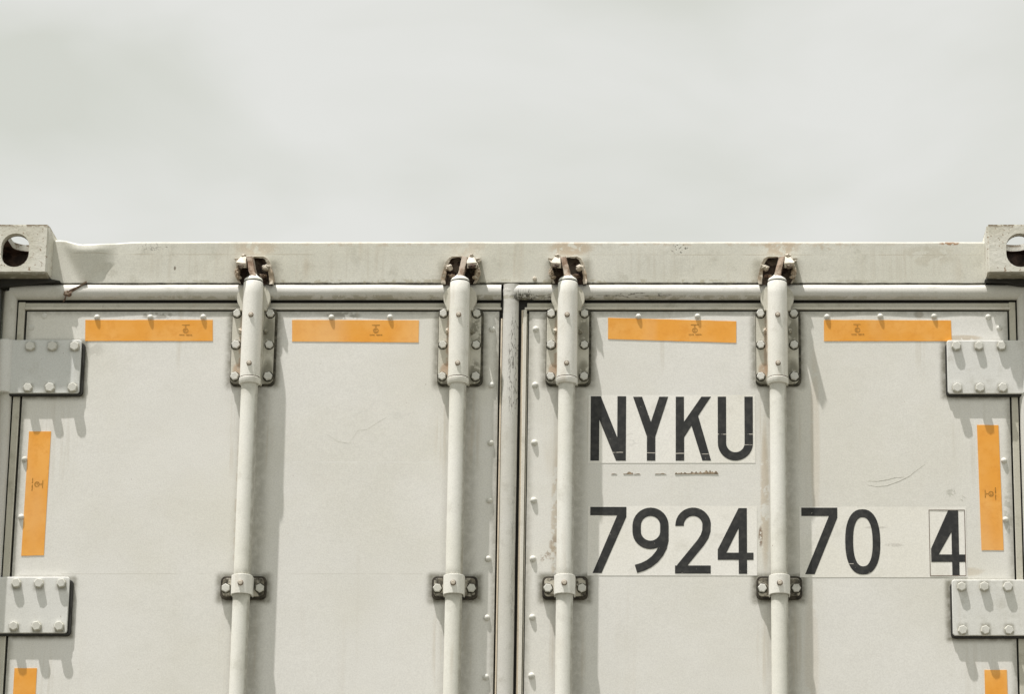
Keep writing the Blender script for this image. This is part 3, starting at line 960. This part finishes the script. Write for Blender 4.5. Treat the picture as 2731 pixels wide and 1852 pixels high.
o_, i_ = sup(631, 419, 134, 249, 40), sup(632, 419, 74, 187, 40)
G['0'] = [[o_[k], o_[(k + 1) % 40], i_[(k + 1) % 40], i_[k]] for k in range(40)]
G['4c'] = [[(1308, 180), (1363, 180), (1363, 673), (1308, 673)], [(1150, 515), (1308, 515), (1308, 572), (1150, 572)], [(1363, 515), (1410, 515), (1410, 572), (1363, 572)],
           [(1285, 180), (1308, 180), (1308, 345), (1208, 515), (1150, 515), (1150, 470)]]
FILM_Y = 0.0009


def glyph(key, fn, name, label):
    """a vinyl character that follows the door skin"""
    bm = bmesh.new()
    lay = 0
    tags = []
    for q in G[key]:
        if q == '+':
            lay = 1
            continue
        tags.append((bm.faces.new([bm.verts.new((fn(p)[0], 0.0, fn(p)[1])) for p in q]), lay))
    for part, lay in [(f, l) for f, l in tags]:
        for v in part.verts:
            v.co.y = lay
    bmesh.ops.remove_doubles(bm, verts=bm.verts, dist=1e-6)
    bmesh.ops.triangulate(bm, faces=bm.faces[:])
    for _ in range(3):
        long = [e for e in bm.edges if e.calc_length() > 0.016]
        if not long:
            break
        bmesh.ops.subdivide_edges(bm, edges=long, cuts=1)
        bmesh.ops.triangulate(bm, faces=bm.faces[:])
    for f in bm.faces:
        f.normal_update()
        if f.normal.y > 0:
            f.normal_flip()
    for v in bm.verts:
        v.co.y = panel_y(v.co.x, v.co.z, 0, 7.0) - FILM_Y - 0.0001 * round(v.co.y)
    r_ = bmesh.ops.extrude_face_region(bm, geom=bm.faces[:])
    for v in [q for q in r_['geom'] if isinstance(q, bmesh.types.BMVert)]:
        v.co.y += 0.0002
    return link(name, bm, 'letter', right, label=label)


def film(x0, x1, z0, z1):
    bm = bmesh.new()
    n = 24
    g = [[bm.verts.new((x0 + (x1 - x0) * i / n, panel_y(x0 + (x1 - x0) * i / n, z0 + (z1 - z0) * k / n, 0, 7.0) - 0.0005, z0 + (z1 - z0) * k / n))
          for k in range(n + 1)] for i in range(n + 1)]
    for i in range(n):
        for k in range(n):
            bm.faces.new((g[i][k], g[i + 1][k], g[i + 1][k + 1], g[i][k + 1]))
    link('decal_film', bm, 'film', right, smooth=True, label='pale film backing the black characters')


film(0.1612, 0.5345, 3.4980, 3.6557)
film(0.1618, 0.5370, 3.2410, 3.3994)
film(0.6312, 1.0010, 3.2370, 3.3976)
for ch in 'NYKU':
    glyph(ch, mapA, 'letter', 'black letter ' + ch)
for ch in '7924':
    glyph(ch, mapB, 'digit', 'black digit ' + ch)
glyph('7c', mapC, 'digit', 'black digit 7 right of the outer locking bar')
glyph('0', mapC, 'digit', 'black digit 0')
glyph('4c', mapC, 'digit', 'black digit 4 in a thin frame')
bm = bmesh.new()
fx0, fz1 = mapC((1138, 174)); fx1, fz0 = mapC((1413, 678))
yy = panel_y(0.96, 3.32, 0, 7.0) - FILM_Y
t = 0.0011
for a, b_, c_, d_ in ((fx0, fx1, fz1 - t, fz1), (fx0, fx1, fz0, fz0 + t), (fx0, fx0 + t, fz0 + t, fz1 - t), (fx1 - t, fx1, fz0 + t, fz1 - t)):
    box(bm, a, b_, yy - 0.0004, yy + 0.0004, c_, d_)
link('digit_frame', bm, 'frame_ink', right, label='thin brown frame line round the last digit')
# the torn remains of an old label below the letters
random.seed(11)
for (x0, x1, hmax) in ((0.213, 0.226, 0.003), (0.240, 0.262, 0.009), (0.263, 0.278, 0.003), (0.31, 0.336, 0.003), (0.355, 0.452, 0.0125)):
    x = x0
    bm = bmesh.new()
    base = 3.4725
    pts = [(x0, base)]
    while x < x1 - 0.002:
        f = (x - x0) / (x1 - x0)
        h = hmax * (0.25 + 0.75 * f) * (1 if f < 0.85 else 0.7) * random.uniform(0.2, 1.0)
        pts.append((x + 0.0008, base + h))
        x += random.uniform(0.0016, 0.004)
    pts.append((x1, base))
    yb = panel_y((x0 + x1) / 2, base, 0, 7.0)
    prism(bm, pts, yb - 0.0008, yb + 0.0004)
    link('label_remains', bm, 'label_brown', right, label='ragged brown remains of a torn label')

M['scuff_faint'] = plain('faint_scratch', (0.665, 0.65, 0.60), 0.6, 0.05)
M['scuff'] = plain('scuff', (0.50, 0.49, 0.43), 0.7, 0.3, scale=200)


def scuff(d, pts, w, sd, label):
    bm = bmesh.new()
    rows = []
    fine = []
    for p, q in zip(pts, pts[1:]):
        for k in range(5):
            fine.append((p[0] + (q[0] - p[0]) * k / 5, p[1] + (q[1] - p[1]) * k / 5))
    fine.append(pts[-1])
    n = len(fine)
    for i, (x, z) in enumerate(fine):
        t = math.sin(math.pi * (i + 0.4) / (n + 0.2)) * (0.55 + 0.45 * mnoise.noise(Vector((x * 300, z * 300, 0))))
        h = max(0.0002, w * t)
        rows.append([bm.verts.new((x, panel_y(x, z + e, 0, sd) - 0.0002, z + e)) for e in (-h / 2, h / 2)])
    for a_, b_ in zip(rows, rows[1:]):
        bm.faces.new((a_[0], b_[0], b_[1], a_[1]))
    r_ = bmesh.ops.extrude_face_region(bm, geom=bm.faces[:])
    for v in [q for q in r_['geom'] if isinstance(q, bmesh.types.BMVert)]:
        v.co.y += 0.0003
    link('scuff_mark', bm, 'scuff_faint' if w < 0.001 else 'scuff', d, label=label)


scuff(right, [(0.7832, 3.4477), (0.8018, 3.4436), (0.8264, 3.4457), (0.8535, 3.4558), (0.8758, 3.4669), (0.8933, 3.4811), (0.9118, 3.4948)], 0.0022, 7.0, 'long curved grey scuff above the digits')
scuff(right, [(0.7848, 3.4568), (0.8044, 3.4558), (0.8266, 3.4593), (0.8463, 3.4644), (0.8660, 3.4659)], 0.0016, 7.0, 'short grey scuff above the long curved one')
scuff(right, [(0.9877, 3.4164), (0.9949, 3.4113), (0.9927, 3.4239), (1.0024, 3.4164)], 0.0022, 7.0, 'small hooked scuff beside the upright sticker')
scuff(left, [(-0.4191, 3.5625), (-0.3990, 3.5483), (-0.3727, 3.5432), (-0.3647, 3.5569), (-0.3544, 3.5738), (-0.3347, 3.5748), (-0.3163, 3.5881), (-0.2910, 3.6045)], 0.00042, 1.0, 'faint wandering scratch')

# ---------------------------------------------------------------- bolts (shared shapes)


def hex_bolt_mesh(bm, c, r=0.0096, h=0.0085, washer=True, phase=0.26):
    if washer:
        lathe(bm, [(r * 1.20, 0.0), (r * 1.16, -0.0009)], 'Y', c, 24, mi=1)
    lathe(bm, [(r, -0.0012), (r, -h * 0.82), (r * 0.86, -h)], 'Y', c, 6, phase=phase)


bm = bmesh.new()
hex_bolt_mesh(bm, (0, 0, 0))
bolt0 = link('bolt', bm, ['bolt', 'grime'], root, bevel=0.0004)
bolt_data = bolt0.data
bpy.data.objects.remove(bolt0)
bm = bmesh.new()                                                  # dome headed bolt with a stout neck, on the hinges
lathe(bm, [(0.0122, 0.001), (0.0118, -0.0007)], 'Y', (0, 0, 0), 24, mi=1)
lathe(bm, [(0.0116, 0.001), (0.0116, -0.0080), (0.0102, -0.0098)], 'Y', (0, 0, 0), 6, phase=0.4)
b0 = link('bolt', bm, ['bolt', 'strip'], root, smooth=True, angle=25)
dome_data = b0.data
bpy.data.objects.remove(b0)


def add_bolt(parent, x, y, z, data, s=1.0, rot=0.0, name='bolt'):
    o = bpy.data.objects.new(name, data)
    col.objects.link(o)
    o.parent = parent
    o.location = (x, y, z)
    o.scale = (s, s, s)
    o.rotation_euler = (0, rot, 0)
    return o


# ---------------------------------------------------------------- hinges
HINGES = [  # edge x, z0, z1, bolt columns, bolt rows, door, label
    (-0.9800, 3.6570, 3.7820, (-1.0950, -1.0453, -0.9948), (3.7660, 3.6695), 'upper left hinge plate in the shade of the corner'),
    (-0.9785, 3.1095, 3.2360, (-1.0953, -1.0456, -0.9960), (3.2210, 3.1245), 'lower left hinge plate'),
    (0.9660, 3.6560, 3.7812, (0.9872, 1.0380, 1.0888), (3.7668, 3.6690), 'upper right hinge plate touching the sticker'),
    (0.9650, 3.1040, 3.2295, (0.9865, 1.0362, 1.0882), (3.2130, 3.1155), 'lower right hinge plate')]
random.seed(5)
for (xe, z0, z1, cols, rows, lab) in HINGES:
    sx = -1 if xe < 0 else 1
    yf = 0.0642
    bm = bmesh.new()
    xk = 1.128 * sx
    pts = rrect(min(xe, 1.165 * sx), max(xe, 1.165 * sx), z0, z1, 0.006)
    prism(bm, pts, yf, yf + 0.0098)
    h = link('hinge_plate', bm, 'hinge_shaded' if 'upper left' in lab else 'hinge', root, bevel=0.0016, label=lab)
    # the knuckle that wraps the pin near the corner post
    bm = bmesh.new()
    lathe(bm, [(0.019, z0 + 0.001), (0.019, z1 - 0.001)], 'Z', (1.153 * sx, 0.0700, 0), 28)
    link('hinge_knuckle', bm, 'hinge', h, smooth=True, bevel=0.002)
    bm = bmesh.new()
    a, b_ = xe - sx * (0.0075 if sx < 0 else 0.0035), 1.168 * sx
    prism(bm, rrect(min(a, b_), max(a, b_), z0 - 0.0050, z1 - 0.006, 0.009), yf + 0.0040, yf + 0.0125)
    link('rubber_pad', bm, 'black', h, bevel=0.001, label='black rubber pad behind the hinge plate')
    for zc in rows:
        for xc in cols:
            add_bolt(h, xc, yf, zc, dome_data, random.uniform(0.86, 0.95), random.uniform(0, 1))

# ---------------------------------------------------------------- locking bars
AX_Y = 0.0400          # axis of the bars


def cam_head(bm, s, seed):
    """rusty cam on the bar's end: a flared web and one big tooth; s = -1 tooth to the left. x, z relative to sleeve top"""
    W = lambda x, y, z: (s * x, y, z)
    # flared web, front y .026, back .052
    hull(bm, [W(-0.0165, 0.020, 0.059), W(-0.005, 0.022, 0.060), W(-0.0075, 0.016, 0.012), W(0.0055, 0.016, 0.012),
              W(-0.0165, 0.048, 0.063), W(-0.003, 0.052, 0.063), W(-0.008, 0.036, 0.012), W(0.008, 0.036, 0.012)], 0)
    # tooth: swells from the top knob downwards and outwards
    hull(bm, [W(-0.030, 0.024, 0.0610), W(-0.0185, 0.024, 0.0610), W(-0.0385, 0.004, 0.0400), W(-0.0160, 0.004, 0.0380),
              W(-0.0365, 0.008, 0.0290), W(-0.0180, 0.008, 0.0285), W(-0.032, 0.050, 0.0650), W(-0.017, 0.050, 0.0650),
              W(-0.037, 0.048, 0.0420), W(-0.014, 0.048, 0.0400)], 1)
    blob(bm, W(-0.0245, 0.028, 0.0625), (0.0065, 0.009, 0.0040), 1, 0.25, seed)
    blob(bm, W(-0.0270, 0.0095, 0.0325), (0.0092, 0.006, 0.0048), 2, 0.2, seed + 4)  # dark lump painting in the shade below the tooth


def keeper(bm, s, seed):
    """cast keeper on the header: a ring of rusty steel round the cam"""
    W = lambda x, z: (s * x, z)
    outer = [(-0.034, 0.000), (-0.040, 0.011), (-0.0445, 0.022), (-0.0435, 0.034), (-0.039, 0.044), (-0.038, 0.049), (-0.0465, 0.0575), (-0.0455, 0.0595), (-0.030, 0.0580),
             (-0.006, 0.0590), (-0.002, 0.0635), (0.020, 0.0635), (0.029, 0.0585), (0.0355, 0.048), (0.0385, 0.036), (0.0415, 0.022), (0.0435, 0.010), (0.042, -0.002)]
    inner = [(-0.030, 0.000), (-0.034, 0.011), (-0.0370, 0.022), (-0.0365, 0.033), (-0.0345, 0.043), (-0.034, 0.048), (-0.036, 0.0535), (-0.036, 0.0555), (-0.029, 0.0550),
             (-0.008, 0.0560), (-0.003, 0.0605), (0.018, 0.0605), (0.0235, 0.0565), (0.028, 0.047), (0.0305, 0.036), (0.0325, 0.022), (0.034, 0.010), (0.034, -0.002)]
    n = len(outer)
    y0, y1, yb = 0.0455, 0.0710, 0.0765
    dz = 0.006
    vo = [bm.verts.new((W(*p)[0], y0 + 0.004 * mnoise.noise(Vector((i * .7, seed, 0))), W(*p)[1])) for i, p in enumerate(outer)]
    vi = [bm.verts.new((W(*p)[0], y0 + 0.003, W(*p)[1])) for p in inner]
    bo = [bm.verts.new((W(*p)[0] * 0.97, yb, W(*p)[1] + dz)) for p in outer]
    bi = [bm.verts.new((W(*p)[0] * 0.95, y1, W(*p)[1] + dz)) for p in inner]
    for i in range(n - 1):
        bm.faces.new((vo[i], vo[i + 1], vi[i + 1], vi[i]))
        bm.faces.new((vo[i], bo[i], bo[i + 1], vo[i + 1]))
        f = bm.faces.new((vi[i], vi[i + 1], bi[i + 1], bi[i]))
        f.material_index = 1
    for a, b_ in ((0, 0), (n - 1, n - 1)):
        bm.faces.new((vo[a], vi[a], bi[a], bo[a])).material_index = 1
    f = bm.faces.new(bi)
    f.material_index = 1
    # lug and ledges inside
    blob(bm, (W(0.0265, 0)[0], 0.050, 0.0375), (0.0085, 0.009, 0.0070), 0, 0.25, seed)
    blob(bm, (W(0.020, 0)[0], 0.055, 0.0195), (0.0085, 0.010, 0.0035), 2, 0.3, seed + 2)
    blob(bm, (W(-0.0375, 0)[0], 0.046, 0.0240), (0.0050, 0.008, 0.0100), 0, 0.2, seed + 3)
    blob(bm, (W(-0.0330, 0)[0], 0.046, 0.0135), (0.0055, 0.008, 0.0035), 0, 0.2, seed + 6)


BARS = [(-0.5955, 1, 'bar beside the hinge side of the left door'), (-0.1300, -1, 'bar beside the centre joint on the left door'),
        (0.1132, 1, 'bar just left of the letters'), (0.5850, -1, 'bar between the two groups of digits')]
ZT = 3.9102            # top of the sleeve
for bi_, (bx, s, lab) in enumerate(BARS):
    seed = 3.7 * bi_ + 1
    # bar: one long painted tube
    bm = bmesh.new()
    lathe(bm, [(0.0188, -2.62), (0.0188, -0.235)], 'Z', (0, 0, 0), 40)
    lathe(bm, [(0.0170, -0.01), (0.0175, 0.0020), (0.0205, 0.0022), (0.0208, 0.0045), (0.0190, 0.0078), (0.0140, 0.0112), (0.0085, 0.0158), (0.0050, 0.0205), (0.0022, 0.0240)], 'Z', (0, 0, 0), 40)
    bar = link('locking_bar', bm, 'rod', root, smooth=True, angle=50, loc=(bx, AX_Y, ZT), label=lab)
    bar['group'] = 'locking bars on the doors'
    # dark neck ring
    bm = bmesh.new()
    lathe(bm, [(0.0203, -0.001), (0.0206, 0.0020)], 'Z', (0, 0, 0), 40)
    link('neck_ring', bm, 'black', bar, smooth=True, angle=40)
    # bearing sleeve with collar
    bm = bmesh.new()
    prof = [(0.0196, -0.2395), (0.0222, -0.2395), (0.0238, -0.2370), (0.0238, -0.2265), (0.0222, -0.2252), (0.0212, -0.2246), (0.0212, -0.2236),
            (0.0222, -0.2232), (0.0222, -0.1100), (0.0220, -0.030), (0.0219, -0.0022), (0.0210, -0.0006), (0.0196, -0.0002)]
    lathe(bm, prof, 'Z', (0, 0, 0), 48)
    for v in bm.verts:                                          # slight dents of use
        n_ = mnoise.noise(Vector((v.co.x * 60, v.co.z * 14, seed)))
        v.co.x += 0.0004 * n_
        v.co.y += 0.0005 * n_
    lathe(bm, [(0.0223, -0.2254), (0.0226, -0.2245), (0.0223, -0.2234)], 'Z', (0, 0, 0), 40, mi=1, cap=False)
    sl = link('bearing_sleeve', bm, ['strap', 'rust_dark'], bar, smooth=True, angle=40)
    # ear shaped mounting plate, bent over the moulding at its top
    bm = bmesh.new()
    yb = 0.0660 - AX_Y
    prism(bm, rrect(-0.0475, 0.0475, -0.2305, -0.0540, 0.012), yb, yb + 0.0095)
    ear = []
    for k in range(25):
        a = R(-35 + 250 * k / 24)
        ear.append((0.0375 * math.cos(a), -0.0335 + 0.0350 * math.sin(a)))
    ear = [(0.030, -0.062)] + ear + [(-0.030, -0.062)]
    prism(bm, ear, 0.0520 - AX_Y, 0.0650 - AX_Y)
    # weld fillets between sleeve and plate
    for q in (-1, 1):
        prism(bm, [(q * 0.0195, -0.236), (q * 0.0240, -0.236), (q * 0.0240, -0.060), (q * 0.0195, -0.060)][::q], 0.0100, yb + 0.001)
        for zz in (-0.1080,):
            blob(bm, (q * 0.0275, 0.023, zz), (0.0055, 0.008, 0.006), 0, 0.2, seed + q)
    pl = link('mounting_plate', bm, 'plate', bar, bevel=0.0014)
    bm = bmesh.new()
    pts = rrect(-0.0495, 0.0530, -0.2350, -0.0520, 0.014, 6)
    pts = [(x + 0.0008 * mnoise.noise(Vector((x * 50, z * 50, seed))), z + 0.0008 * mnoise.noise(Vector((z * 60, x * 50, seed)))) for x, z in pts]
    prism(bm, pts, yb + 0.0050, yb + 0.0102)
    link('plate_seal', bm, 'grime', bar, bevel=0.0008, label='dark ragged sealant round the mounting plate')
    bm = bmesh.new()
    prism(bm, rrect(-0.0500, 0.0510, -0.2335, -0.0530, 0.013, 6), yb + 0.0072, yb + 0.0101)
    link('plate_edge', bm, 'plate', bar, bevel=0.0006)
    for r_, zz in enumerate((-0.0665, -0.1400, -0.2140)):
        for q in (-1, 1):
            add_bolt(bar, q * 0.0365 + (0.001 if q > 0 else -0.001), yb, zz, bolt_data, random.uniform(0.94, 1.05), random.uniform(0, 1.0))
    # two set screws in the sleeve
    for zz in (-0.0830, -0.1960):
        bm = bmesh.new()
        lathe(bm, [(0.0058, 0.0010), (0.0058, -0.0006), (0.0050, -0.0008)], 'Y', (0, 0, 0), 20, 1)
        lathe(bm, [(0.0042, 0), (0.0042, -0.0028), (0.0030, -0.0034)], 'Y', (0, 0, 0), 18, 0)
        link('set_screw', bm, ['keeper', 'rust_brown'], bar, smooth=True, angle=40, loc=(0.0, -0.0222, zz))
    # cam and keeper
    bm = bmesh.new()
    cam_head(bm, s, seed)
    for f in bm.faces:
        pass
    for v in bm.verts:
        v.co.y -= 0.0275
    ch = link('locking_cam', bm, ['rust_pink', 'keeper', 'rust_dark'], bar, smooth=True, bevel=0.0016, segs=2, angle=30, label='rusty cam with one big tooth')
    bm = bmesh.new()
    keeper(bm, s, seed)
    kp = link('cam_keeper', bm, ['keeper', 'rust_dark', 'rust_brown'], root, smooth=True, bevel=0.0012, angle=35, loc=(bx, 0, ZT), label='rusty cast keeper holding the cam of its bar')
    kp['group'] = 'cam keepers on the header'
    # guide bracket half way down
    zg = 3.2112 - ZT
    bm = bmesh.new()
    prism(bm, rrect(-0.0505, 0.0505, zg - 0.0250, zg + 0.0265, 0.011, 6), 0.0655 - AX_Y, 0.0752 - AX_Y + 0.001)
    gp = link('guide_pad', bm, 'pad', bar, bevel=0.0015, label='black rubber pad under the bar guide')
    bm = bmesh.new()
    prism(bm, rrect(-0.0455, 0.0455, zg - 0.0195, zg + 0.0215, 0.008, 5), 0.0622 - AX_Y, 0.0668 - AX_Y)
    link('guide_foot', bm, 'foot', bar, bevel=0.001)
    bm = bmesh.new()
    n = 26
    prof = []
    ro, ri = 0.0232, 0.0196
    outl = [(ro, 0.026)] + [(ro * math.cos(R(-180 * k / n)), ro * math.sin(R(-180 * k / n))) for k in range(n + 1)] + [(-ro, 0.026)]
    inl = [(ri, 0.026)] + [(ri * math.cos(R(-180 * k / n)), ri * math.sin(R(-180 * k / n))) for k in range(n + 1)] + [(-ri, 0.026)]
    z0_, z1_ = zg - 0.0215, zg + 0.0215
    va = [[bm.verts.new((p[0], p[1], z)) for p in L] for L in (outl, inl) for z in (z0_, z1_)]
    for k in range(len(outl) - 1):
        bm.faces.new((va[0][k], va[0][k + 1], va[1][k + 1], va[1][k]))
        bm.faces.new((va[2][k + 1], va[2][k], va[3][k], va[3][k + 1]))
        bm.faces.new((va[0][k + 1], va[0][k], va[2][k], va[2][k + 1]))
        bm.faces.new((va[1][k], va[1][k + 1], va[3][k + 1], va[3][k]))
    for k in (0, len(outl) - 1):
        bm.faces.new((va[0][k], va[1][k], va[3][k], va[2][k]))
    st = link('guide_strap', bm, 'strap', bar, smooth=True, angle=40, bevel=0.0008)
    bm = bmesh.new()
    lathe(bm, [(0.0064, 0.0010), (0.0064, -0.0006), (0.0054, -0.0008)], 'Y', (0, 0, 0), 20, 1)
    lathe(bm, [(0.0050, 0), (0.0050, -0.0040), (0.0038, -0.0050)], 'Y', (0, 0, 0), 18, 0)
    link('set_screw', bm, ['keeper', 'rust_brown'], bar, smooth=True, angle=40, loc=(0.0, -0.0232, zg + 0.001))
    for q in (-1, 1):
        add_bolt(bar, q * 0.0375, 0.0622 - AX_Y, zg - 0.0020, bolt_data, 1.02, random.uniform(0, 1))

# the castings are lumpy: worn, thickly painted, rusted
tex = bpy.data.textures.new('cast_lumps', 'CLOUDS')
tex.noise_scale = 0.011
tex.noise_depth = 3
for o in bpy.data.objects:
    if o.name.split('.')[0] in ('locking_cam', 'cam_keeper'):
        o.modifiers[0].width = 0.0026 if o.name.startswith('locking_cam') else 0.0015
        sb = o.modifiers.new('fine', 'SUBSURF')
        sb.subdivision_type = 'SIMPLE'
        sb.levels = sb.render_levels = 2
        dp = o.modifiers.new('lumps', 'DISPLACE')
        dp.texture = tex
        dp.texture_coords = 'GLOBAL'
        dp.strength = 0.0062
        dp.mid_level = 0.5
        o.data.shade_smooth()
